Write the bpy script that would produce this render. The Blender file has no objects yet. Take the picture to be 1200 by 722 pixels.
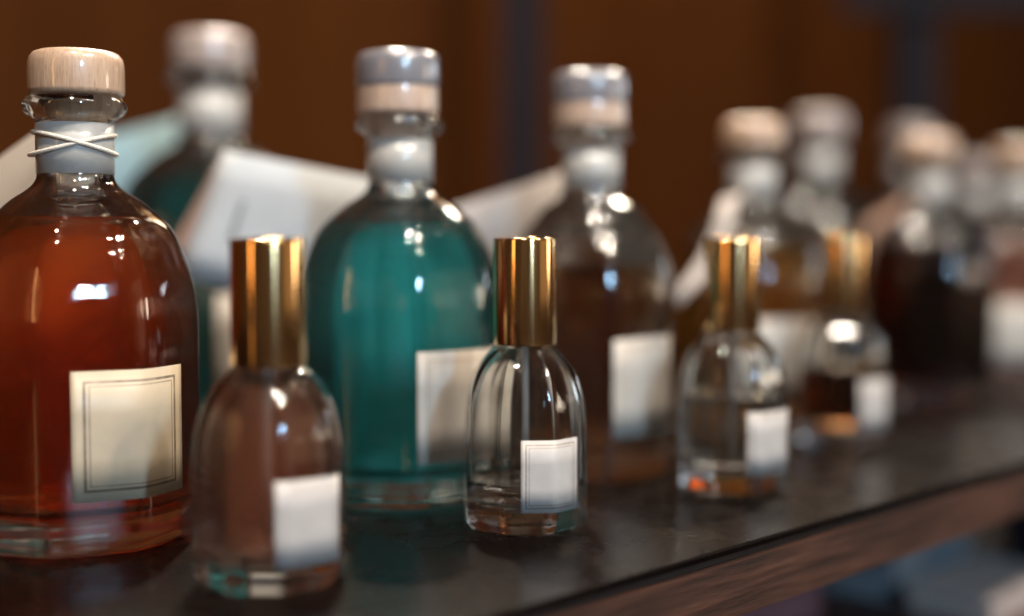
import bpy, math, random
from mathutils import Vector

random.seed(7)
S = 0.13                      # one small bottle height, in metres
scene = bpy.context.scene
C = scene.collection
rad = math.radians

# ------------------------------------------------------------------ camera
cam_d = bpy.data.cameras.new('camera')
cam = bpy.data.objects.new('camera', cam_d)
C.objects.link(cam)
scene.camera = cam
cam_d.sensor_width = 36.0
cam_d.lens = 47.6
cam_d.clip_start = 0.01
cam_d.clip_end = 60.0
cam.location = (0, 0, S)
cam.rotation_euler = (rad(90 - 3.03), 0, 0)
cam_d.dof.use_dof = True
cam_d.dof.focus_distance = 4.38 * S
cam_d.dof.aperture_fstop = 1.6
cam_d.dof.aperture_blades = 0

# ------------------------------------------------------------------ world and lamps
world = bpy.data.worlds.new('World')
scene.world = world
world.use_nodes = True
bg = world.node_tree.nodes['Background']
bg.inputs['Color'].default_value = (0.42, 0.27, 0.18, 1)
bg.inputs['Strength'].default_value = 0.13


def area(name, loc, target, sx, sy, power, col):
    d = bpy.data.lights.new(name, 'AREA')
    d.shape = 'RECTANGLE'
    d.size, d.size_y = sx, sy
    d.energy = power
    d.color = col
    o = bpy.data.objects.new(name, d)
    C.objects.link(o)
    o.location = loc
    o.rotation_euler = (Vector(target) - Vector(loc)).to_track_quat('-Z', 'Y').to_euler()
    return o


def bulb(name, loc, power, col, r=0.03):
    d = bpy.data.lights.new(name, 'POINT')
    d.energy = power
    d.color = col
    d.shadow_soft_size = r
    o = bpy.data.objects.new(name, d)
    C.objects.link(o)
    o.location = loc
    return o


# narrow bright shop window behind the camera on its right
area('window_light', (0.92, -1.22, 0.80), (0.05, 0.62, 0.08), 0.085, 0.30, 34, (0.46, 0.73, 1.0))
# round lights added out of the picture for streaks and glints in the glass
for x, y, z, w, r, c in ((-1.25, 0.95, 0.32, 7, 0.12, (1.0, 0.72, 0.46)), (-1.0, 1.75, 0.55, 10, 0.13, (1.0, 0.74, 0.5)),
                         (1.55, 0.75, 0.28, 8, 0.13, (1.0, 0.82, 0.64)), (1.75, 2.05, 0.45, 14, 0.16, (0.80, 0.91, 1.0)),
                         (0.55, 2.1, 1.15, 10, 0.13, (1.0, 0.78, 0.55))):
    bulb('fill_globe', (x, y, z), w, c, r)
# warm panel added at back left to brighten the liquids, and the wide dim warm side on the right
area('back_left_fill', (-1.55, 1.55, 0.30), (-0.1, 0.6, 0.1), 0.9, 1.0, 10, (1.0, 0.68, 0.40))
area('shop_light_right', (2.6, -0.2, 0.6), (0.1, 0.7, 0.1), 1.6, 1.4, 2.2, (1.0, 0.70, 0.42))
area('shop_light_near_left', (-1.2, -0.75, 0.6), (0.0, 0.7, 0.1), 0.16, 0.9, 3.0, (1.0, 0.5, 0.18))
# ceiling spots
for k, (x, y, z, w) in enumerate([(-0.05, -0.15, 1.6, 130), (1.25, -0.50, 2.2, 140), (1.56, -0.32, 2.2, 80),
                                  (1.12, -0.88, 2.3, 80), (1.48, -0.72, 2.3, 55), (1.40, -0.10, 2.15, 55)]):
    bulb('ceiling_spot', (x, y, z), w, (1.0, 0.87, 0.72), 0.05)
for x, y, tx, ty, w in ((-0.15, 1.60, -0.1, 0.70, 300), (0.75, 2.0, 0.25, 1.0, 130)):  # unseen spots added behind the shelf so the liquids glow
    d = bpy.data.lights.new('back_fill_spot', 'SPOT')
    d.energy, d.color, d.shadow_soft_size = w, (1.0, 0.86, 0.70), 0.03
    d.spot_size, d.spot_blend = rad(50), 0.5
    o = bpy.data.objects.new('back_fill_spot', d)
    C.objects.link(o)
    o.location = (x, y, 1.5)
    o.rotation_euler = (Vector((tx, ty, 0.1)) - Vector((x, y, 1.5))).to_track_quat('-Z', 'Y').to_euler()
# lamp washing the back wall
bulb('wall_lamp', (0.45, 2.35, 1.25), 3, (1.0, 0.52, 0.20), 0.15)

# ------------------------------------------------------------------ render look
vs = scene.view_settings
vs.view_transform = 'Standard'
vs.look = 'None'
vs.exposure = 0.02
vs.gamma = 1.0
scene.render.engine = 'CYCLES'
cy = scene.cycles
cy.max_bounces = 18
cy.transmission_bounces = 18
cy.glossy_bounces = 10
cy.diffuse_bounces = 3
cy.transparent_max_bounces = 12
cy.volume_bounces = 1
cy.sample_clamp_indirect = 6.0
cy.sample_clamp_direct = 0.0
cy.blur_glossy = 0.6
cy.caustics_reflective = True
cy.caustics_refractive = True
cy.use_denoising = True
try:
    cy.denoiser = 'OPENIMAGEDENOISE'
except Exception:
    pass


# ------------------------------------------------------------------ materials
def mat(name):
    m = bpy.data.materials.new(name)
    m.use_nodes = True
    nt = m.node_tree
    for n in list(nt.nodes):
        if n.type != 'OUTPUT_MATERIAL':
            nt.nodes.remove(n)
    return m, nt, next(n for n in nt.nodes if n.type == 'OUTPUT_MATERIAL')


def N(nt, t, **kw):
    n = nt.nodes.new(t)
    for k, v in kw.items():
        setattr(n, k, v)
    return n


def L(nt, a, b):
    nt.links.new(a, b)


def principled(nt, out, col=(0.5, 0.5, 0.5), rough=0.5, metal=0.0, coat=0.0, coat_r=0.1, spec=0.5):
    p = N(nt, 'ShaderNodeBsdfPrincipled')
    p.inputs['Base Color'].default_value = (*col, 1)
    p.inputs['Roughness'].default_value = rough
    p.inputs['Metallic'].default_value = metal
    p.inputs['Coat Weight'].default_value = coat
    p.inputs['Coat Roughness'].default_value = coat_r
    p.inputs['Specular IOR Level'].default_value = spec
    L(nt, p.outputs[0], out.inputs['Surface'])
    return p


def ramp(nt, stops, interp='LINEAR'):
    r = N(nt, 'ShaderNodeValToRGB')
    cr = r.color_ramp
    cr.interpolation = interp
    while len(cr.elements) > 1:
        cr.elements.remove(cr.elements[-1])
    cr.elements[0].position = stops[0][0]
    cr.elements[0].color = (*stops[0][1], 1)
    for p, c in stops[1:]:
        e = cr.elements.new(p)
        e.color = (*c, 1)
    return r


def noise(nt, scale, detail=4, rough=0.55, vec=None, stretch=(1, 1, 1), coord='Object'):
    tc = N(nt, 'ShaderNodeTexCoord')
    mp = N(nt, 'ShaderNodeMapping')
    mp.inputs['Scale'].default_value = stretch
    L(nt, vec if vec else tc.outputs[coord], mp.inputs['Vector'])
    n = N(nt, 'ShaderNodeTexNoise')
    n.inputs['Scale'].default_value = scale
    n.inputs['Detail'].default_value = detail
    n.inputs['Roughness'].default_value = rough
    L(nt, mp.outputs[0], n.inputs['Vector'])
    return n


def bump(nt, height, strength, dist, p):
    b = N(nt, 'ShaderNodeBump')
    b.inputs['Strength'].default_value = strength
    b.inputs['Distance'].default_value = dist
    L(nt, height, b.inputs['Height'])
    L(nt, b.outputs[0], p.inputs['Normal'])


def glass_mat(name, rough, tint=(0.97, 0.98, 0.98), wav=0.25):
    m, nt, out = mat(name)
    g = N(nt, 'ShaderNodeBsdfGlass')
    g.inputs['Color'].default_value = (*tint, 1)
    g.inputs['IOR'].default_value = 1.5
    n2 = noise(nt, 140, 3)
    r = N(nt, 'ShaderNodeMapRange')
    r.inputs['To Min'].default_value = rough * 0.6
    r.inputs['To Max'].default_value = rough * 1.4
    L(nt, n2.outputs['Fac'], r.inputs['Value'])
    L(nt, r.outputs[0], g.inputs['Roughness'])
    n = noise(nt, 28, 2, stretch=(1, 1, 0.35))       # slight waviness of moulded glass
    bump(nt, n.outputs['Fac'], wav, 0.004, g)
    L(nt, g.outputs[0], out.inputs['Surface'])
    return m


def shell_mat(name, rough):
    """thin blown glass: clear straight through, Fresnel reflection on top"""
    m, nt, out = mat(name)
    t = N(nt, 'ShaderNodeBsdfTransparent')
    t.inputs['Color'].default_value = (0.97, 0.98, 0.98, 1)
    g = N(nt, 'ShaderNodeBsdfGlossy')
    g.inputs['Roughness'].default_value = rough
    f = N(nt, 'ShaderNodeFresnel')
    f.inputs['IOR'].default_value = 1.62
    n = noise(nt, 28, 2, stretch=(1, 1, 0.35))
    b = N(nt, 'ShaderNodeBump')
    b.inputs['Strength'].default_value = 0.25
    b.inputs['Distance'].default_value = 0.004
    L(nt, n.outputs['Fac'], b.inputs['Height'])
    L(nt, b.outputs[0], g.inputs['Normal'])
    x = N(nt, 'ShaderNodeMixShader')
    L(nt, f.outputs[0], x.inputs[0])
    L(nt, t.outputs[0], x.inputs[1])
    L(nt, g.outputs[0], x.inputs[2])
    # the moulded glass also bends what is behind it
    r = N(nt, 'ShaderNodeBsdfGlass')
    r.inputs['IOR'].default_value = 1.55
    r.inputs['Roughness'].default_value = rough
    L(nt, b.outputs[0], r.inputs['Normal'])
    y = N(nt, 'ShaderNodeMixShader')
    y.inputs[0].default_value = 0.22
    L(nt, x.outputs[0], y.inputs[1])
    L(nt, r.outputs[0], y.inputs[2])
    L(nt, y.outputs[0], out.inputs['Surface'])
    return m


def liquid_mat(name, col, density, scatter=0.0, clear=0.22, ior=1.34, scol=None):
    """dyed, very slightly cloudy liquid: bends light, absorbs it, scatters a little"""
    m, nt, out = mat(name)
    g = N(nt, 'ShaderNodeBsdfGlass')
    g.inputs['Color'].default_value = (1, 1, 1, 1)
    g.inputs['IOR'].default_value = ior
    g.inputs['Roughness'].default_value = 0.0
    t = N(nt, 'ShaderNodeBsdfTransparent')
    x = N(nt, 'ShaderNodeMixShader')
    x.inputs[0].default_value = clear
    L(nt, g.outputs[0], x.inputs[1])
    L(nt, t.outputs[0], x.inputs[2])
    L(nt, x.outputs[0], out.inputs['Surface'])
    v = N(nt, 'ShaderNodeVolumeAbsorption')
    v.inputs['Color'].default_value = (*col, 1)
    v.inputs['Density'].default_value = density
    if scatter > 0:
        sc = N(nt, 'ShaderNodeVolumeScatter')
        sc.inputs['Color'].default_value = (*(scol or col), 1)
        sc.inputs['Density'].default_value = scatter
        sc.inputs['Anisotropy'].default_value = 0.5
        ad = N(nt, 'ShaderNodeAddShader')
        L(nt, v.outputs[0], ad.inputs[0])
        L(nt, sc.outputs[0], ad.inputs[1])
        L(nt, ad.outputs[0], out.inputs['Volume'])
    else:
        L(nt, v.outputs[0], out.inputs['Volume'])
    return m


ANI = 0.25


def gold_mat():
    m, nt, out = mat('gold_metal')
    p = principled(nt, out, (0.84, 0.54, 0.25), 0.16, 1.0)
    p.inputs['Anisotropic'].default_value = 0.85
    tg = N(nt, 'ShaderNodeTangent', direction_type='RADIAL', axis='Z')
    L(nt, tg.outputs[0], p.inputs['Tangent'])
    p.inputs['Anisotropic Rotation'].default_value = ANI
    n = noise(nt, 300, 3, stretch=(6, 6, 0.05))
    r = N(nt, 'ShaderNodeMapRange')
    r.inputs['To Min'].default_value = 0.05
    r.inputs['To Max'].default_value = 0.22
    L(nt, n.outputs['Fac'], r.inputs['Value'])
    L(nt, r.outputs[0], p.inputs['Roughness'])
    return m


def cork_mat(name, c0, c1, c2):
    m, nt, out = mat(name)
    p = principled(nt, out, c1, 0.42, coat=0.9, coat_r=0.10)
    a = noise(nt, 60, 6, 0.65, stretch=(6, 6, 0.9))
    b = noise(nt, 260, 3, 0.6, stretch=(5, 5, 0.45))
    r1 = ramp(nt, [(0.25, c0), (0.5, c1), (0.75, c2)])
    L(nt, a.outputs['Fac'], r1.inputs[0])
    r2 = ramp(nt, [(0.30, (0.35, 0.26, 0.2)), (0.42, (1, 1, 1))])
    L(nt, b.outputs['Fac'], r2.inputs[0])
    mx = N(nt, 'ShaderNodeMix', data_type='RGBA', blend_type='MULTIPLY')
    mx.inputs[0].default_value = 0.55
    L(nt, r1.outputs[0], mx.inputs[6])
    L(nt, r2.outputs[0], mx.inputs[7])
    L(nt, mx.outputs[2], p.inputs['Base Color'])
    bump(nt, b.outputs['Fac'], 0.25, 0.0006, p)
    return m


def paper_mat(name, col, rough=0.6, coat=0.0):
    m, nt, out = mat(name)
    p = principled(nt, out, col, rough, coat=coat, coat_r=0.15)
    n = noise(nt, 45, 4)
    lo = tuple(c * 0.9 for c in col)
    r = ramp(nt, [(0.3, lo), (0.7, col)])
    L(nt, n.outputs['Fac'], r.inputs[0])
    L(nt, r.outputs[0], p.inputs['Base Color'])
    n2 = noise(nt, 900, 2)
    bump(nt, n2.outputs['Fac'], 0.15, 0.0003, p)
    return m


def card_mat(name, col, trans):
    """thin card that lets some light through"""
    m, nt, out = mat(name)
    n = noise(nt, 45, 4)
    r = ramp(nt, [(0.3, tuple(c * 0.92 for c in col)), (0.7, col)])
    L(nt, n.outputs['Fac'], r.inputs[0])
    d = N(nt, 'ShaderNodeBsdfDiffuse')
    t = N(nt, 'ShaderNodeBsdfTranslucent')
    L(nt, r.outputs[0], d.inputs['Color'])
    L(nt, r.outputs[0], t.inputs['Color'])
    x = N(nt, 'ShaderNodeMixShader')
    x.inputs[0].default_value = trans
    L(nt, d.outputs[0], x.inputs[1])
    L(nt, t.outputs[0], x.inputs[2])
    L(nt, x.outputs[0], out.inputs['Surface'])
    return m


def cord_mat():
    m, nt, out = mat('white_elastic')
    p = principled(nt, out, (0.62, 0.56, 0.49), 0.75, spec=0.2)
    n = noise(nt, 900, 3, 0.6, stretch=(1, 1, 2.2))
    r = ramp(nt, [(0.3, (0.42, 0.37, 0.31)), (0.6, (0.64, 0.585, 0.51))])
    L(nt, n.outputs['Fac'], r.inputs[0])
    L(nt, r.outputs[0], p.inputs['Base Color'])
    bump(nt, n.outputs['Fac'], 0.8, 0.0006, p)
    return m


def label_mat(name, paper, line, painted_shadow, asp, b1, b2, w1, w2, emblem=0.0):
    """printed label: two nested rules inside a paper margin. UV is 0..1 on both axes; asp = width/height"""
    m, nt, out = mat(name)
    p = principled(nt, out, paper, 0.45, spec=0.4)
    uv = N(nt, 'ShaderNodeTexCoord')
    sp = N(nt, 'ShaderNodeSeparateXYZ')
    L(nt, uv.outputs['UV'], sp.inputs[0])

    def M(op, a, b=None):
        n = N(nt, 'ShaderNodeMath', operation=op)
        for i, v in enumerate((a, b)):
            if v is None:
                continue
            if isinstance(v, (int, float)):
                n.inputs[i].default_value = v
            else:
                L(nt, v, n.inputs[i])
        return n.outputs[0]
    # distance to the border, in label heights
    dx = M('MULTIPLY', M('SUBTRACT', 0.5, M('ABSOLUTE', M('SUBTRACT', sp.outputs[0], 0.5))), asp)
    dy = M('SUBTRACT', 0.5, M('ABSOLUTE', M('SUBTRACT', sp.outputs[1], 0.5)))
    d = M('MINIMUM', dx, dy)
    l1 = M('COMPARE', d, b1); l1.node.inputs[2].default_value = w1
    l2 = M('COMPARE', d, b2); l2.node.inputs[2].default_value = w2
    lines = M('MAXIMUM', l1, M('MULTIPLY', l2, 0.8))
    # uneven foil print
    pn = noise(nt, 7, 3, coord='UV')
    pr = N(nt, 'ShaderNodeMapRange')
    pr.inputs['From Min'].default_value = 0.25
    pr.inputs['From Max'].default_value = 0.6
    pr.inputs['To Min'].default_value = 0.55
    L(nt, pn.outputs['Fac'], pr.inputs['Value'])
    lines = M('MULTIPLY', lines, pr.outputs[0])
    # paper with soft random tone
    n = noise(nt, 3.2, 4, coord='UV')
    r = ramp(nt, [(0.35, tuple(c * 0.9 for c in paper)), (0.65, paper)])
    L(nt, n.outputs['Fac'], r.inputs[0])
    col = r.outputs[0]
    if painted_shadow > 0:
        # bell-shaped bottle shadow painted into the paper colour, left of the middle
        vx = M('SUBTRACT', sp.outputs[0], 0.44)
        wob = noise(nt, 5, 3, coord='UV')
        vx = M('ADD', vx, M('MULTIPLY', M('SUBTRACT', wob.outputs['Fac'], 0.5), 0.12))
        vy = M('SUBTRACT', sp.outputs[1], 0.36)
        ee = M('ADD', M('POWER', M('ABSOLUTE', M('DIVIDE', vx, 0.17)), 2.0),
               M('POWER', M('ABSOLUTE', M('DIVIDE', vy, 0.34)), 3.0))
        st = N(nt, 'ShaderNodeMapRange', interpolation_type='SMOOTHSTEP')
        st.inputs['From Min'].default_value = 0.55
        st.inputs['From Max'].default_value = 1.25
        st.inputs['To Min'].default_value = painted_shadow
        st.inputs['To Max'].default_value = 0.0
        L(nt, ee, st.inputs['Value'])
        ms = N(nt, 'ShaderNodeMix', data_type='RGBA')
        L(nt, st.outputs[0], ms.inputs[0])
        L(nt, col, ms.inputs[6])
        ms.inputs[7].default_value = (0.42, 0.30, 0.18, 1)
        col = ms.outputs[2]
    if emblem > 0:
        vx = M('DIVIDE', M('SUBTRACT', sp.outputs[0], 0.5), 0.11)
        vy = M('DIVIDE', M('SUBTRACT', sp.outputs[1], 0.52), 0.11)
        ee = M('ADD', M('POWER', vx, 2.0), M('POWER', vy, 2.0))
        st = N(nt, 'ShaderNodeMapRange', interpolation_type='SMOOTHSTEP')
        st.inputs['From Min'].default_value = 0.2
        st.inputs['From Max'].default_value = 1.2
        st.inputs['To Min'].default_value = emblem
        st.inputs['To Max'].default_value = 0.0
        L(nt, ee, st.inputs['Value'])
        ms = N(nt, 'ShaderNodeMix', data_type='RGBA')
        L(nt, st.outputs[0], ms.inputs[0])
        L(nt, col, ms.inputs[6])
        ms.inputs[7].default_value = (0.35, 0.30, 0.28, 1)
        col = ms.outputs[2]
    mx = N(nt, 'ShaderNodeMix', data_type='RGBA')
    L(nt, lines, mx.inputs[0])
    L(nt, col, mx.inputs[6])
    mx.inputs[7].default_value = (*line, 1)
    L(nt, mx.outputs[2], p.inputs['Base Color'])
    fine = noise(nt, 700, 2)
    bump(nt, fine.outputs['Fac'], 0.12, 0.0003, p)
    return m


def plain_mat(name, c0, c1, rough, scale=30, stretch=(1, 1, 1), spec=0.5, bmp=0.0, coat=0.0, rvar=0.0):
    m, nt, out = mat(name)
    p = principled(nt, out, c0, rough, spec=spec, coat=coat)
    n = noise(nt, scale, 6, 0.6, stretch=stretch)
    r = ramp(nt, [(0.3, c0), (0.7, c1)])
    L(nt, n.outputs['Fac'], r.inputs[0])
    L(nt, r.outputs[0], p.inputs['Base Color'])
    if rvar:
        n2 = noise(nt, scale * 0.6, 5, 0.65)
        q = N(nt, 'ShaderNodeMapRange')
        q.inputs['To Min'].default_value = rough - rvar
        q.inputs['To Max'].default_value = rough + rvar
        L(nt, n2.outputs['Fac'], q.inputs['Value'])
        L(nt, q.outputs[0], p.inputs['Roughness'])
    if bmp:
        bump(nt, n.outputs['Fac'], bmp, 0.002, p)
    return m


G_SHARP = glass_mat('clear_glass', 0.035)
SH_SHARP = shell_mat('bottle_glass', 0.03)
SH_NEAR = shell_mat('bottle_glass_thick', 0.06)
SH_SOFT = shell_mat('bottle_glass_satin', 0.10)
G_NEAR = glass_mat('clear_glass_thick', 0.06)
G_SOFT = glass_mat('clear_glass_satin', 0.10)
GOLD = gold_mat()
CORK = cork_mat('beech_wood', (0.273, 0.167, 0.106), (0.361, 0.242, 0.163), (0.422, 0.308, 0.216))
CORK_PALE = cork_mat('pale_beech_wood', (0.290, 0.198, 0.145), (0.378, 0.273, 0.211), (0.440, 0.334, 0.264))
CORK_GREY = cork_mat('grey_beech_wood', (0.194, 0.154, 0.141), (0.255, 0.207, 0.189), (0.299, 0.251, 0.229))
BAND = paper_mat('white_neck_paper', (0.340, 0.332, 0.315), 0.45, 0.7)
FILM = paper_mat('grey_seal_film', (0.162, 0.157, 0.174), 0.25, 1.0)
TAGP = card_mat('tag_card', (0.459, 0.484, 0.510), 0.16)
TAGDULL = card_mat('cream_card', (0.391, 0.357, 0.340), 0.16)
TAGBLUE = card_mat('pale_blue_card', (0.30, 0.44, 0.49), 0.12)
TAGTHIN = card_mat('thin_card', (0.425, 0.391, 0.357), 0.20)
TAGB = card_mat('tag_card_warm', (0.42, 0.29, 0.24), 0.3)
CORD = cord_mat()
INK = plain_mat('grey_ink', (0.06, 0.055, 0.055), (0.09, 0.08, 0.08), 0.6)
TUBE = card_mat('milky_plastic', (0.55, 0.56, 0.57), 0.5)
LAB_BIG = label_mat('cream_label', (0.399, 0.327, 0.234), (0.10, 0.072, 0.05), 0.0, 0.87, 0.085, 0.118, 0.010, 0.005)
LAB_BIG2 = label_mat('cream_label_plain', (0.374, 0.348, 0.315), (0.22, 0.185, 0.15), 0.0, 0.87, 0.085, 0.118, 0.008, 0.005)
LAB_SM = label_mat('white_label', (0.374, 0.348, 0.332), (0.17, 0.135, 0.105), 0.0, 0.84, 0.065, 0.105, 0.010, 0.007)
LAB_SME = label_mat('white_label_emblem', (0.374, 0.344, 0.327), (0.26, 0.22, 0.195), 0.0, 0.84, 0.10, 0.14, 0.008, 0.006, 0.4)
TOP = plain_mat('dark_lacquer', (0.0018, 0.0011, 0.0010), (0.0034, 0.0021, 0.0018), 0.27, 40, rvar=0.05, spec=0.09)
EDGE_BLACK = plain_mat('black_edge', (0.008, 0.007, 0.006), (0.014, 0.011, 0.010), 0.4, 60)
POST = plain_mat('dark_metal', (0.005, 0.005, 0.009), (0.008, 0.008, 0.012), 0.7, 30, spec=0.1)


def wood_edge():
    m, nt, out = mat('walnut_edge')
    p = principled(nt, out, (0.1, 0.05, 0.03), 0.5)
    a = noise(nt, 26, 8, 0.7, stretch=(0.35, 4, 5))
    r = ramp(nt, [(0.30, (0.004, 0.002, 0.0015)), (0.50, (0.036, 0.0135, 0.0080)), (0.72, (0.095, 0.039, 0.024))])
    L(nt, a.outputs['Fac'], r.inputs[0])
    L(nt, r.outputs[0], p.inputs['Base Color'])
    bump(nt, a.outputs['Fac'], 0.4, 0.002, p)
    return m


WALNUT = wood_edge()
WALL = plain_mat('brown_wood_wall', (0.036, 0.0100, 0.0020), (0.056, 0.0172, 0.0036), 0.7, 3, (3, 3, 0.3), spec=0.03)
FLOOR = plain_mat('dark_floor', (0.03, 0.02, 0.016), (0.05, 0.035, 0.028), 0.5, 8)
BOX_BLUE = plain_mat('grey_blue_board', (0.13, 0.145, 0.16), (0.18, 0.19, 0.205), 0.6, 20)
BOX_PLUM = plain_mat('plum_board', (0.10, 0.04, 0.05), (0.14, 0.06, 0.07), 0.6, 20)
BOX_PALE = plain_mat('pale_board', (0.36, 0.29, 0.26), (0.42, 0.34, 0.31), 0.6, 20)

# liquids
LQ_ORANGE = liquid_mat('orange_liquid', (0.998, 0.50, 0.08), 42, 2.2, scol=(1.0, 0.40, 0.08))
LQ_TEAL = liquid_mat('teal_liquid', (0.0, 0.92, 0.955), 30, 2.6, scol=(0.1, 1.0, 1.0))
LQ_DTEAL = liquid_mat('dark_teal_liquid', (0.0, 0.70, 0.74), 24, 1.5, scol=(0.05, 0.9, 1.0))
LQ_BROWN = liquid_mat('brown_liquid', (0.86, 0.64, 0.40), 36, 0.0)
LQ_AMBER = liquid_mat('amber_liquid', (0.97, 0.72, 0.10), 30, 2.0, scol=(1.0, 0.7, 0.15))
LQ_PINK = liquid_mat('blush_liquid', (1.0, 0.60, 0.42), 36, 5.0, 0.30, scol=(1.0, 0.58, 0.40))
LQ_CLEAR = liquid_mat('clear_liquid', (0.93, 0.94, 0.92), 4, 0.0, 0.0)
LQ_DARKAMB = liquid_mat('dark_amber_liquid', (0.80, 0.50, 0.18), 150, 0.0, 0.1)
LQ_RED = liquid_mat('dark_red_liquid', (0.60, 0.10, 0.10), 60)
LQ_NAVY = liquid_mat('navy_liquid', (0.20, 0.32, 0.60), 60)
LQ_ROSE = liquid_mat('rose_liquid', (0.98, 0.60, 0.45), 20, 5.0, scol=(1.0, 0.55, 0.42))


# ------------------------------------------------------------------ mesh helpers
def mesh_obj(name, verts, faces, m, parent=None, smooth=True, uvs=None, loc=None):
    me = bpy.data.meshes.new(name)
    me.from_pydata([tuple(v) for v in verts], [], faces)
    if smooth:
        me.polygons.foreach_set('use_smooth', [True] * len(me.polygons))
    if uvs:
        ul = me.uv_layers.new(name='UVMap')
        for lp in me.loops:
            ul.data[lp.index].uv = uvs[lp.vertex_index]
    me.materials.append(m)
    me.update()
    o = bpy.data.objects.new(name, me)
    C.objects.link(o)
    if parent:
        o.parent = parent
    if loc:
        o.location = loc
    return o


def oct_r(th, p):
    """soft octagon, about 1 on average; corners at th = 0, 45, ... degrees"""
    if p is None:
        return 1.0
    s = 0.0
    for k in range(8):
        c = math.cos(th - math.pi / 8 - k * math.pi / 4)
        if c > 0:
            s += c ** p
    return s ** (-1.0 / p) * NORM[p]


NORM = {}
for _p in (14, 24, 40):
    NORM[_p] = 1.0
    NORM[_p] = 1.0 / (sum(oct_r(2 * math.pi * i / 90, _p) for i in range(90)) / 90)


def lathe(name, prof, m, parent, n=96, p=None, k=1.0, rot=0.0, z0=0.0):
    """prof: (r, z, softness 0..1 of the octagon) from axis to axis; outward normals for a counter-clockwise run"""
    verts, faces, rings = [], [], []
    for e in prof:
        r, z = e[0], e[1]
        w = e[2] if len(e) > 2 else 1.0
        if r < 1e-7:
            rings.append([len(verts)])
            verts.append((0, 0, (z + z0) * k))
        else:
            ids = []
            for i in range(n):
                th = 2 * math.pi * i / n
                q = 1 + (oct_r(th - rot, p) - 1) * w
                ids.append(len(verts))
                verts.append((r * q * math.sin(th) * k, -r * q * math.cos(th) * k, (z + z0) * k))
            rings.append(ids)
    for a, b in zip(rings, rings[1:]):
        if len(a) == 1 and len(b) == 1:
            continue
        for i in range(n):
            j = (i + 1) % n
            if len(a) == 1:
                faces.append((a[0], b[j], b[i]))
            elif len(b) == 1:
                faces.append((a[i], a[j], b[0]))
            else:
                faces.append((a[i], a[j], b[j], b[i]))
    return mesh_obj(name, verts, faces, m, parent)


def spline(pts, n=4):
    """Catmull-Rom through (r, z) points"""
    out = []
    P = [pts[0]] + list(pts) + [pts[-1]]
    for i in range(1, len(P) - 2):
        for s in range(n):
            t = s / n
            q = []
            for a in range(len(pts[0])):
                p0, p1, p2, p3 = P[i - 1][a], P[i][a], P[i + 1][a], P[i + 2][a]
                q.append(0.5 * (2 * p1 + (p2 - p0) * t + (2 * p0 - 5 * p1 + 4 * p2 - p3) * t * t
                                + (3 * p1 - p0 - 3 * p2 + p3) * t ** 3))
            out.append(tuple(q))
    out.append(tuple(pts[-1]))
    return out


def tube(name, pts, r, m, parent=None, n=10, closed=False, sub=6):
    if not closed:
        pts = spline(pts, sub)
    P = [Vector(q) for q in pts]
    verts, faces = [], []
    cnt = len(P)
    up = Vector((0, 0, 1))
    for i, q in enumerate(P):
        a = P[(i - 1) % cnt] if (closed or i > 0) else q
        b = P[(i + 1) % cnt] if (closed or i < cnt - 1) else q
        t = (b - a).normalized()
        s = t.cross(up)
        if s.length < 1e-4:
            s = Vector((1, 0, 0))
        s.normalize()
        u = s.cross(t)
        for j in range(n):
            an = 2 * math.pi * j / n
            verts.append(q + s * math.cos(an) * r + u * math.sin(an) * r)
    for i in range(cnt if closed else cnt - 1):
        i2 = (i + 1) % cnt
        for j in range(n):
            j2 = (j + 1) % n
            faces.append((i * n + j, i * n + j2, i2 * n + j2, i2 * n + j))
    if not closed:
        faces.append(tuple(reversed(range(n))))
        faces.append(tuple((cnt - 1) * n + j for j in range(n)))
    return mesh_obj(name, verts, faces, m, parent)


def prism(name, poly, z0, z1, m, parent=None, bev=0.0):
    """vertical prism over a counter-clockwise polygon, with a small chamfer along the top edge"""
    n = len(poly)
    V, F = [], []
    V += [(x, y, z0) for x, y in poly]
    if bev > 0:
        cx = sum(q[0] for q in poly) / n
        cy_ = sum(q[1] for q in poly) / n
        V += [(x, y, z1 - bev) for x, y in poly]
        for x, y in poly:
            d = Vector((cx - x, cy_ - y))
            d = d.normalized() * bev * 1.2
            V.append((x + d.x, y + d.y, z1))
        lev = 3
    else:
        V += [(x, y, z1) for x, y in poly]
        lev = 2
    F.append(tuple(reversed(range(n))))
    for l in range(lev - 1):
        for i in range(n):
            j = (i + 1) % n
            F.append((l * n + i, l * n + j, (l + 1) * n + j, (l + 1) * n + i))
    F.append(tuple((lev - 1) * n + i for i in range(n)))
    return mesh_obj(name, V, F, m, parent, smooth=False)


def thing(name, label, cat, loc, group=None, rz=0.0):
    o = bpy.data.objects.new(name, None)
    C.objects.link(o)
    o.empty_display_size = 0.02
    o.location = loc
    o.rotation_euler = (0, 0, rz)
    o['label'] = label
    o['category'] = cat
    if group:
        o['group'] = group
    return o


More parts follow.
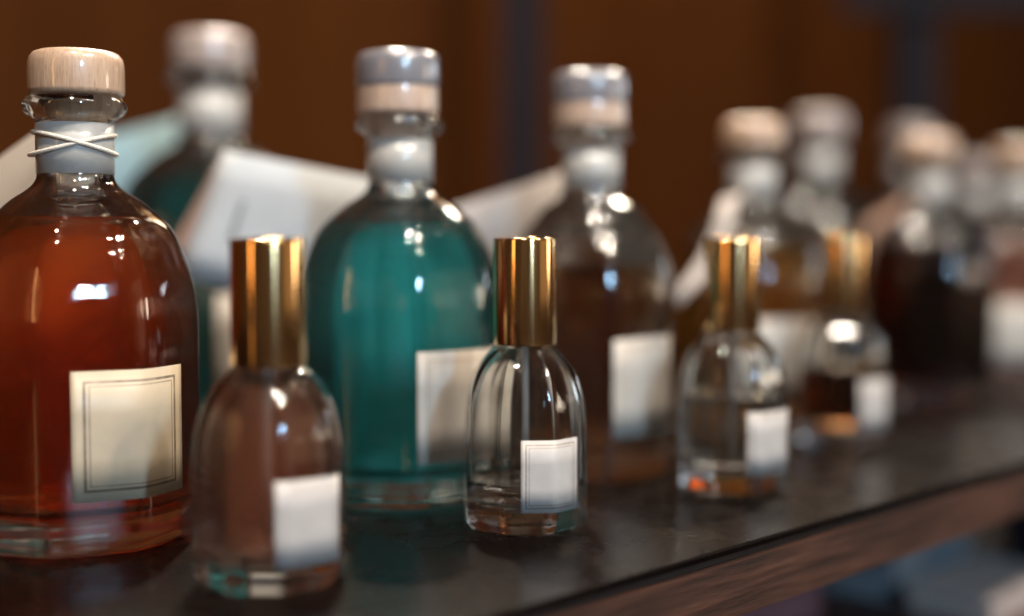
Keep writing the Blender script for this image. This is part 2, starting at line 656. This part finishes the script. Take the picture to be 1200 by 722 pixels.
def wrap_label(parent, m, R, p, rot, th0, half, z0, z1, k, tilt=0.0):
    """paper label wrapped on the body round th0; real thickness"""
    nu, nv = 22, 3
    V, F, U = [], [], []
    for layer in (0, 1):
        off = 0.0012 + 0.0022 * layer
        for j in range(nv + 1):
            for i in range(nu + 1):
                u, v = i / nu, j / nv
                th = th0 - half + 2 * half * u
                r = (R * oct_r(th - rot, p) + off) * k
                z = (z0 + (z1 - z0) * v + tilt * (u - 0.5)) * k
                V.append((r * math.sin(th), -r * math.cos(th), z))
                U.append((u, v))
    n1 = (nu + 1) * (nv + 1)
    idx = lambda l, i, j: l * n1 + j * (nu + 1) + i
    for j in range(nv):
        for i in range(nu):
            F.append((idx(1, i, j), idx(1, i + 1, j), idx(1, i + 1, j + 1), idx(1, i, j + 1)))
            F.append((idx(0, i, j), idx(0, i, j + 1), idx(0, i + 1, j + 1), idx(0, i + 1, j)))
    for i in range(nu):
        F.append((idx(0, i, 0), idx(0, i + 1, 0), idx(1, i + 1, 0), idx(1, i, 0)))
        F.append((idx(0, i, nv), idx(1, i, nv), idx(1, i + 1, nv), idx(0, i + 1, nv)))
    for j in range(nv):
        F.append((idx(0, 0, j), idx(1, 0, j), idx(1, 0, j + 1), idx(0, 0, j + 1)))
        F.append((idx(0, nu, j), idx(0, nu, j + 1), idx(1, nu, j + 1), idx(1, nu, j)))
    return mesh_obj('label', V, F, m, parent, uvs=U)


# ------------------------------------------------------------------ bottles
BIG_P, SM_P, IN_P = 24, 40, 14


def inner_cut(inner, level, grow):
    """cavity profile (bottom centre up) cut at the liquid level, grown a hair into the glass wall"""
    out = []
    for i, (r, z, w) in enumerate(inner):
        if z >= level:
            r0, z0_, w0 = inner[i - 1]
            t = (level - z0_) / (z - z0_)
            out.append((r0 + (r - r0) * t + grow, level, w0))
            break
        out.append(((r + grow) if r > 0 else 0.0, z - (grow if z < 0.2 else 0), w))
    rl = out[-1][0]
    out[-1] = (rl, level + 0.012, out[-1][2])           # meniscus climbing the wall
    out.append((rl - 0.022, level + 0.001, out[-1][2]))
    out.append((rl - 0.045, level, 0.5))
    out.append((0.0, level, 0.0))
    return out


def squash(prof):
    return [(e[0] * (1 - 0.12 * max(0.0, min(1.0, (e[1] - 1.06) / 0.13))), e[1] if e[1] < 1.2 else 1.2 + (e[1] - 1.2) * 0.905, *e[2:]) for e in prof]


def diffuser_bottle(x, y, label, liquid, level, lab_deg, scale=1.0, glass=SH_NEAR, lab=LAB_BIG2, rot_deg=None,
                    wood=CORK, seal=False, has_label=True, lab_half=30, R=0.385, tilt=0.0):
    k = S * scale
    t = thing('diffuser_bottle', label, 'bottle', (x * S, y * S, 0.0), 'corked diffuser bottles on the shelf')
    rot = rad(rot_deg if rot_deg is not None else lab_deg)
    outer = [(0.0, 0.012, 0), (0.20, 0.010, .6), (0.30, 0.002, 1), (0.345, 0.000, 1), (R - .018, 0.008, 1), (R - .004, 0.028, 1), (R, 0.055, 1)]
    outer += [(R, z, 1) for z in (0.15, 0.3, 0.45, 0.6, 0.72)]
    sh = spline([(R, 0.72), (R - .006, 0.80), (R - .022, 0.88), (R - .052, 0.965), (R - .078, 1.02), (R - .118, 1.07), (0.222, 1.118), (0.172, 1.152),
                 (0.147, 1.178), (0.138, 1.215), (0.137, 1.30), (0.138, 1.385)], 3)[1:]
    for r, z in sh:
        w = max(0.0, min(1.0, (r - 0.15) / 0.15))
        outer.append((r, z, w))
    outer += [(0.146, 1.402, 0), (0.172, 1.418, 0), (0.186, 1.432, 0), (0.191, 1.446, 0), (0.189, 1.462, 0), (0.178, 1.473, 0),
              (0.174, 1.482, 0), (0.150, 1.485, 0), (0.122, 1.482, 0), (0.116, 1.470, 0)]
    W = 0.030
    inner = [(0.0, 0.118, 0), (0.15, 0.118, .5), (0.28, 0.122, .9), (R - W - .03, 0.132, 1), (R - W - .006, 0.155, 1), (R - W, 0.19, 1)]
    inner += [(R - W, z, 1) for z in (0.3, 0.45, 0.6, 0.72)]
    ish = spline([(R - W, 0.72), (R - W - .006, 0.80), (R - W - .023, 0.875), (R - W - .054, 0.95), (R - W - .083, 1.0), (R - W - .126, 1.048),
                  (0.182, 1.095), (0.138, 1.130), (0.118, 1.165), (0.114, 1.215), (0.114, 1.30), (0.115, 1.47)], 3)[1:]
    for r, z in ish:
        w = max(0.0, min(1.0, (r - 0.13) / 0.15))
        inner.append((r, z, w))
    outer = squash(outer)
    inner = squash(inner)
    gb = lathe('glass_body', outer + list(reversed(inner)), glass, t, 96, BIG_P, k, rot)
    gb.data.materials.append(G_NEAR if glass is not SH_SOFT else G_SOFT)      # the thick moulded foot and the lip
    for f in gb.data.polygons:
        if f.center.z < 0.137 * k or f.center.z > 1.38 * k:
            f.material_index = 1
    lathe('liquid', inner_cut(inner, level, 0.023), liquid, t, 96, BIG_P, k, rot)
    # stopper: knob above the lip, plug inside the neck
    st = [(0.0, 1.375), (0.098, 1.375), (0.108, 1.383), (0.1125, 1.40), (0.1125, 1.489), (0.165, 1.489), (0.1735, 1.496), (0.1755, 1.51),
          (0.1755, 1.58), (0.174, 1.605), (0.168, 1.627), (0.155, 1.643), (0.135, 1.650), (0.0, 1.653)]
    s = lathe('stopper', squash([(r, z, 0) for r, z in st]), wood, t, 64, None, k)
    s.rotation_euler = (random.uniform(-0.006, 0.006), random.uniform(-0.006, 0.006), random.uniform(0, 6.28))   # never seated quite straight
    if seal:   # grey film pulled over the top of a taller stopper
        se = [(0.0, 1.66), (0.10, 1.66), (0.150, 1.60), (0.177, 1.606), (0.180, 1.615), (0.180, 1.70), (0.177, 1.728), (0.165, 1.745), (0.14, 1.752), (0.0, 1.755)]
        lathe('seal', squash([(r, z, 0) for r, z in se]), FILM, s, 64, None, k)
    # paper round the neck
    nb = [(0.1405, 1.205), (0.1425, 1.205), (0.1425, 1.3), (0.1425, 1.388), (0.1405, 1.388), (0.1405, 1.205)]
    lathe('neck_band', squash([(r, z, 0) for r, z in nb]), BAND, t, 64, None, k)
    if has_label:
        wrap_label(t, lab, R, BIG_P, rot, rad(lab_deg), rad(lab_half), 0.178, 0.585, k, tilt)
    return t


def perfume_bottle(x, y, label, liquid, level, lab_deg, glass=G_SHARP, lab=LAB_SM, rot_deg=None, tilt=0.0, lab_half=30):
    k = S
    t = thing('perfume_bottle', label, 'bottle', (x * S, y * S, 0.0), 'gold-capped perfume bottles along the front of the shelf')
    rot = rad(rot_deg if rot_deg is not None else lab_deg)
    R = 0.2125
    outer = [(0.0, 0.008, 0), (0.10, 0.006, .6), (0.155, 0.001, 1), (0.178, 0.0, 1), (0.192, 0.006, 1), (0.206, 0.022, 1), (R, 0.045, 1)]
    outer += [(R, z, 1) for z in (0.12, 0.2, 0.29)]
    sh = spline([(R, 0.29), (0.2105, 0.35), (0.205, 0.42), (0.196, 0.47), (0.182, 0.517), (0.166, 0.550), (0.148, 0.577), (0.126, 0.602),
                 (0.106, 0.622), (0.088, 0.632), (0.080, 0.642), (0.079, 0.68)], 3)[1:]
    for r, z in sh:
        outer.append((r, z, max(0.0, min(1.0, (r - 0.09) / 0.08))))
    outer += [(0.079, 0.70, 0), (0.060, 0.702, 0), (0.056, 0.695, 0)]
    W = 0.030
    inner = [(0.0, 0.098, 0), (0.07, 0.092, .3), (0.12, 0.090, .7), (0.155, 0.096, .8), (R - W - .006, 0.112, .8), (R - W, 0.14, .8)]
    inner += [(R - W, z, .8) for z in (0.2, 0.29)]
    ish = spline([(R - W, 0.29), (0.180, 0.35), (0.174, 0.42), (0.164, 0.465), (0.149, 0.508), (0.132, 0.54), (0.113, 0.565), (0.09, 0.587),
                  (0.068, 0.605), (0.056, 0.625), (0.055, 0.68), (0.055, 0.69)], 3)[1:]
    for r, z in ish:
        inner.append((r, z, max(0.0, min(.8, (r - 0.06) / 0.10))))
    gb = lathe('glass_body', outer + list(reversed(inner)), glass, t, 96, SM_P, k, rot)
    thin = glass in (SH_SHARP, SH_NEAR, SH_SOFT)
    if thin:
        gb.data.materials.append(G_NEAR)      # thick moulded foot
        for f in gb.data.polygons:
            if f.center.z < 0.118 * k:
                f.material_index = 1
    lathe('liquid', inner_cut(inner, level, 0.009 if thin else 0.004), liquid, t, 96, SM_P, k, rot)
    cp = [(0.0, 0.712), (0.100, 0.712), (0.100, 0.630), (0.1045, 0.6285), (0.107, 0.631), (0.1085, 0.636), (0.1085, 0.80), (0.1085, 0.985), (0.1075, 0.991),
          (0.105, 0.994), (0.101, 0.9945), (0.099, 0.9925), (0.0, 0.9925)]
    lathe('cap', [(r, z, 0) for r, z in cp], GOLD, t, 80, None, k)
    tb = [(0.0, 0.112), (0.012, 0.112), (0.012, 0.5), (0.012, 0.70), (0.0, 0.70)]
    lathe('dip_tube', [(r, z, 0) for r, z in tb], TUBE, t, 20, None, k)
    wrap_label(t, lab, R, SM_P, rot, rad(lab_deg), rad(lab_half), 0.084, 0.326, k, tilt)
    return t


# ------------------------------------------------------------------ shelf, wall, floor
U = Vector((0.689, 0.725)).normalized()          # along the front edge
NF = Vector((U.y, -U.x))                          # out of the front edge
P0 = Vector((0.0, 3.58))                          # a point on the front edge


def sp(s, o):
    q = P0 + U * s + NF * o
    return (q.x * S, q.y * S)


FLOOR_Z = -0.85
fl = mesh_obj('floor', [(-4, -3, FLOOR_Z), (6, -3, FLOOR_Z), (6, 8, FLOOR_Z), (-4, 8, FLOOR_Z)], [(0, 1, 2, 3)], FLOOR, smooth=False)
fl['kind'] = 'structure'
wa, wb = sp(-14, -9.0), sp(42, -9.0)
wc, wd = sp(42, -9.6), sp(-14, -9.6)
wl = prism('wall', [wa, wb, wc, wd], FLOOR_Z, 1.9, WALL)
wl['kind'] = 'structure'

shelf = thing('display_shelf', 'dark lacquered display shelf with brown wood front edge under the bottles', 'shelf', (0, 0, FLOOR_Z))


def shelf_part(name, s0, s1, o0, o1, z0, z1, m, bev=0.0):
    """board in the shelf's own frame, so the grain runs along the edge"""
    o = prism(name, [(s0, o0), (s1, o0), (s1, o1), (s0, o1)], z0, z1, m, shelf, bev)
    q = sp(0, 0)
    o.location = (q[0], q[1], -FLOOR_Z)
    o.rotation_euler = (0, 0, math.atan2(U.y, U.x))
    return o


A0, A1 = -5.5 * S, 19 * S
# board frame: local x along the edge, local y = towards the back
shelf_part('top_board', A0, A1, 0.0, 4.6 * S, -0.024 * S, 0.0, TOP, 0.0012)
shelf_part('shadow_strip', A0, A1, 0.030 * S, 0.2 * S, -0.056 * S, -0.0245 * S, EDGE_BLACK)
shelf_part('edge_strip', A0, A1, -0.004 * S, 0.22 * S, -0.235 * S, -0.0565 * S, WALNUT, 0.002)
shelf_part('under_board', A0, A1, 0.2205 * S, 4.6 * S, -0.2 * S, -0.0245 * S, EDGE_BLACK)
shelf_part('lower_board', A0, A1, 0.25 * S, 4.6 * S, -1.12 * S, -0.95 * S, WALNUT, 0.002)
for s0 in (-5.0, 4.75, 12.6):
    shelf_part('post', s0 * S, (s0 + 0.32) * S, 0.34 * S, 0.66 * S, FLOOR_Z, -0.2005 * S, POST)

# dark uprights standing between the shelf and the wall
for px, py, w in ((0.11, 14.5, 0.40), (5.15, 17.5, 0.46)):
    q = thing('upright', 'dark blue-grey metal upright standing %s' % ('behind the teal and brown bottles' if px < 1 else 'behind the far dark bottles'),
              'post', (px * S, py * S, FLOOR_Z))
    h = w * S / 2
    prism('column', [(-h, -h), (h, -h), (h, h), (-h, h)], 0.012, 2.6, POST, q)
    prism('foot_plate', [(-h * 2, -h * 2), (h * 2, -h * 2), (h * 2, h * 2), (-h * 2, h * 2)], 0.0, 0.0115, POST, q, 0.002)
    if px > 1:
        prism('crossbar', [(-1.0 * S, -h * 0.8 - .03), (3.2 * S, -h * 0.8 - .03), (3.2 * S, -h - .001), (-1.0 * S, -h - .001)],
              -FLOOR_Z + S * 3.82, -FLOOR_Z + S * 4.5, POST, q)


def box_with_lid(label, s, o, w, d, h, m, ang, group=None):
    q = sp(s, -o)
    t = thing('storage_box', label, 'box', (q[0], q[1], -0.95 * S), group, ang + math.atan2(U.y, U.x))
    w, d, h = w * S / 2, d * S / 2, h * S
    prism('box_body', [(-w, -d), (w, -d), (w, d), (-w, d)], 0.0, h * 0.72, m, t)
    w2, d2 = w + 0.002, d + 0.002
    prism('box_lid', [(-w2, -d2), (w2, -d2), (w2, d2), (-w2, d2)], h * 0.7205, h, m, t, 0.0015)
    return t


box_with_lid('grey-blue lidded box on the lower board under the shelf', 4.7, 1.5, 1.5, 1.0, 0.50, BOX_BLUE, 0.05)
box_with_lid('plum-coloured lidded box on the lower board beside the grey-blue box', 2.75, 1.6, 1.5, 0.9, 0.42, BOX_PLUM, -0.04)
box_with_lid('low pale lidded box in front of the grey-blue box', 4.5, 0.62, 1.2, 0.45, 0.14, BOX_PALE, 0.0)

# ------------------------------------------------------------------ the bottles on the shelf
orange = diffuser_bottle(-1.445, 4.50, 'orange-red liquid in a corked glass bottle with framed cream label', LQ_ORANGE, 1.05, 44,
                         glass=SH_SHARP, lab=LAB_BIG, rot_deg=47, lab_half=30)
teal = diffuser_bottle(-0.430, 5.22, 'bright teal liquid in a corked bottle with grey film over its stopper', LQ_TEAL, 1.035, 43, rot_deg=14, seal=True, wood=CORK_PALE)
diffuser_bottle(-1.504, 6.80, 'large dark teal bottle standing behind the orange and bright teal bottles', LQ_DTEAL, 1.03, 44, 1.25,
                glass=SH_SOFT, wood=CORK_GREY, rot_deg=20)
diffuser_bottle(0.341, 5.85, 'brown liquid in a corked bottle right behind the clear perfume bottle', LQ_BROWN, 0.87, 36, glass=SH_SOFT, seal=True, wood=CORK_PALE, rot_deg=10, R=0.36, tilt=0.012, lab_half=25)
diffuser_bottle(1.257, 7.10, 'yellow-amber liquid in a corked bottle behind the half-full perfume bottle', LQ_AMBER, 0.95, 22, glass=SH_SOFT, rot_deg=0, tilt=-0.01)
diffuser_bottle(2.100, 9.30, 'large dark bottle with grey stopper behind the amber bottle', LQ_NAVY, 0.95, 200, 1.15, glass=SH_SOFT, wood=CORK_GREY, rot_deg=5)
diffuser_bottle(2.520, 8.20, 'dark red liquid in a corked bottle showing no label', LQ_RED, 0.95, 150, glass=SH_SOFT, rot_deg=9)
diffuser_bottle(3.614, 10.60, 'navy liquid in a corked bottle behind the rose bottle', LQ_NAVY, 0.95, 5, glass=SH_SOFT, wood=CORK_GREY, rot_deg=9)
diffuser_bottle(3.301, 8.90, 'rose-pink liquid in a corked bottle with white label at the shelf end', LQ_ROSE, 0.98, -12, glass=SH_SOFT, rot_deg=9, lab=LAB_BIG2)
diffuser_bottle(3.565, 12.2, 'large bottle with grey stopper farthest along the shelf', LQ_NAVY, 0.90, 190, 1.24, glass=SH_SOFT, wood=CORK_GREY)

perfume_bottle(-0.701, 3.89, 'perfume bottle nearly full of blush-pink liquid beside the orange bottle', LQ_PINK, 0.565, 43, glass=SH_NEAR, lab=LAB_SME, rot_deg=20, tilt=-0.004)
perfume_bottle(0.044, 4.65, 'almost empty clear perfume bottle in front of the bright teal bottle', LQ_CLEAR, 0.158, 26, rot_deg=27)
perfume_bottle(0.874, 5.36, 'perfume bottle half full of clear liquid in front of the amber bottle', LQ_CLEAR, 0.36, 37, glass=G_NEAR, rot_deg=20)
perfume_bottle(1.599, 6.53, 'perfume bottle half full of dark amber liquid', LQ_DARKAMB, 0.36, 38, glass=G_SOFT, rot_deg=9)


# ------------------------------------------------------------------ hang tags
def hang_tag(label, quad, hook, neck, leaf_shift, bend=0.0, mat_front=TAGP, mark=False, group='folded card tags hung on the bottle necks'):
    """quad: TL, TR, BR, BL card corners; hook: cord end at the neck. Folded card = two leaves meeting at the top edge"""
    q = [Vector(v) * S for v in quad]
    base = q[3].copy()
    t = thing('hang_tag', label, 'tag', base, group)

    def leaf(name, pts, m):
        nrm = (pts[1] - pts[0]).cross(pts[3] - pts[0]).normalized()
        nu, nv, th = 10, 4, 0.0009
        V, F = [], []
        for l in (0, 1):
            for j in range(nv + 1):
                for i in range(nu + 1):
                    u, v = i / nu, j / nv
                    a = pts[3].lerp(pts[2], u)
                    b = pts[0].lerp(pts[1], u)
                    c = a.lerp(b, v) + nrm * (th * l + bend * S * math.sin(math.pi * v))
                    V.append(c - base)
        n1 = (nu + 1) * (nv + 1)
        ix = lambda l, i, j: l * n1 + j * (nu + 1) + i
        for j in range(nv):
            for i in range(nu):
                F.append((ix(0, i, j), ix(0, i + 1, j), ix(0, i + 1, j + 1), ix(0, i, j + 1)))
                F.append((ix(1, i, j), ix(1, i, j + 1), ix(1, i + 1, j + 1), ix(1, i + 1, j)))
        for i in range(nu):
            F.append((ix(0, i, 0), ix(1, i, 0), ix(1, i + 1, 0), ix(0, i + 1, 0)))
            F.append((ix(0, i, nv), ix(0, i + 1, nv), ix(1, i + 1, nv), ix(1, i, nv)))
        for j in range(nv):
            F.append((ix(0, 0, j), ix(0, 0, j + 1), ix(1, 0, j + 1), ix(1, 0, j)))
            F.append((ix(0, nu, j), ix(1, nu, j), ix(1, nu, j + 1), ix(0, nu, j + 1)))
        return mesh_obj(name, V, F, m, t)
    leaf('front_leaf', q, mat_front)
    if leaf_shift:
        sft = Vector(leaf_shift) * S
        top = Vector((0, 0.002, 0))
        leaf('back_leaf', [q[0] + top, q[1] + top, q[2] + sft, q[3] + sft], TAGB)
    if mark:
        nrm = (q[1] - q[0]).cross(q[3] - q[0]).normalized()
        f = lambda u, v: q[3].lerp(q[2], u).lerp(q[0].lerp(q[1], u), v) - nrm * 0.0006 - base
        for i in range(7):        # a short line of small print, set sideways
            v0 = 0.36 + i * 0.045
            mesh_obj('printed_letter', [f(0.19, v0), f(0.215, v0), f(0.215, v0 + 0.026), f(0.19, v0 + 0.026)], [(0, 1, 2, 3)], INK, t, smooth=False)
    if hook:
        h = Vector(hook) * S
        c0 = q[1] * 0.92 + q[3] * 0.08
        tube('cord', [tuple(c0 - base), tuple((c0 + h) / 2 - base + Vector((0, 0, -0.002))), tuple(h - base)], 0.0008, CORD, t)
    return t


hang_tag('white folded card tag leaning between the dark teal and bright teal bottles',
         [(-1.240, 5.850, 1.370), (-0.465, 5.700, 1.218), (-0.599, 5.780, 0.606), (-1.453, 5.850, 0.834)], (-0.488, 5.36, 1.29), None, (-0.10, 0.10, 0.03), mark=True)
hang_tag('card tag hanging on the far side of the orange bottle',
         [(-2.197, 5.050, 1.086), (-1.691, 4.980, 1.421), (-1.273, 5.000, 0.833), (-1.800, 5.080, 0.477)], (-1.533, 4.61, 1.27), None, None, mat_front=TAGTHIN)
hang_tag('pale card tag behind the shoulder of the large dark teal bottle',
         [(-2.375, 7.500, 1.512), (-1.826, 7.400, 1.643), (-1.815, 7.400, 1.070), (-2.408, 7.500, 0.939)], (-1.563, 6.98, 1.66), None, None, mat_front=TAGBLUE)
hang_tag('pale card tag hanging between the bright teal and brown bottles',
         [(-0.476, 6.200, 1.066), (0.253, 6.300, 1.304), (0.241, 6.360, 0.587), (-0.515, 6.260, 0.316)], (0.293, 5.97, 1.30), None, None, mat_front=TAGDULL)
hang_tag('narrow curled card tag hanging on the amber bottle',
         [(1.039, 6.720, 1.190), (1.121, 6.660, 1.205), (0.798, 6.450, 0.679), (0.746, 6.500, 0.701)], (1.211, 6.96, 1.28), None, None, bend=0.07, mat_front=TAGDULL)
hang_tag('dull card tag hanging beside the dark red bottle',
         [(2.267, 8.750, 1.082), (2.582, 8.600, 1.297), (2.612, 8.600, 0.767), (2.240, 8.750, 0.625)], (2.539, 8.34, 1.30), None, None, mat_front=TAGB)

# elastic wound twice round the neck of the orange bottle
cord_pts = []
kk = S
for i in range(72):
    th = 2 * math.pi * i / 72
    ph = th - rad(18)
    r = 0.1295 + 0.014 * max(0.0, -math.sin(ph)) ** 3
    z = 1.318 - 0.030 * math.sin(ph) * -1
    cord_pts.append((r * math.sin(th) * kk, -r * math.cos(th) * kk, (1.300 + 0.034 * math.sin(ph)) * kk))
tube('elastic_cord', cord_pts, 0.0009, CORD, orange, closed=True)
cord_pts = []
for i in range(72):
    th = 2 * math.pi * i / 72
    ph = th - rad(18)
    r = 0.1295 + 0.003
    cord_pts.append((r * math.sin(th) * kk, -r * math.cos(th) * kk, (1.306 - 0.036 * math.sin(ph)) * kk))
tube('elastic_cord', cord_pts, 0.0009, CORD, orange, closed=True)
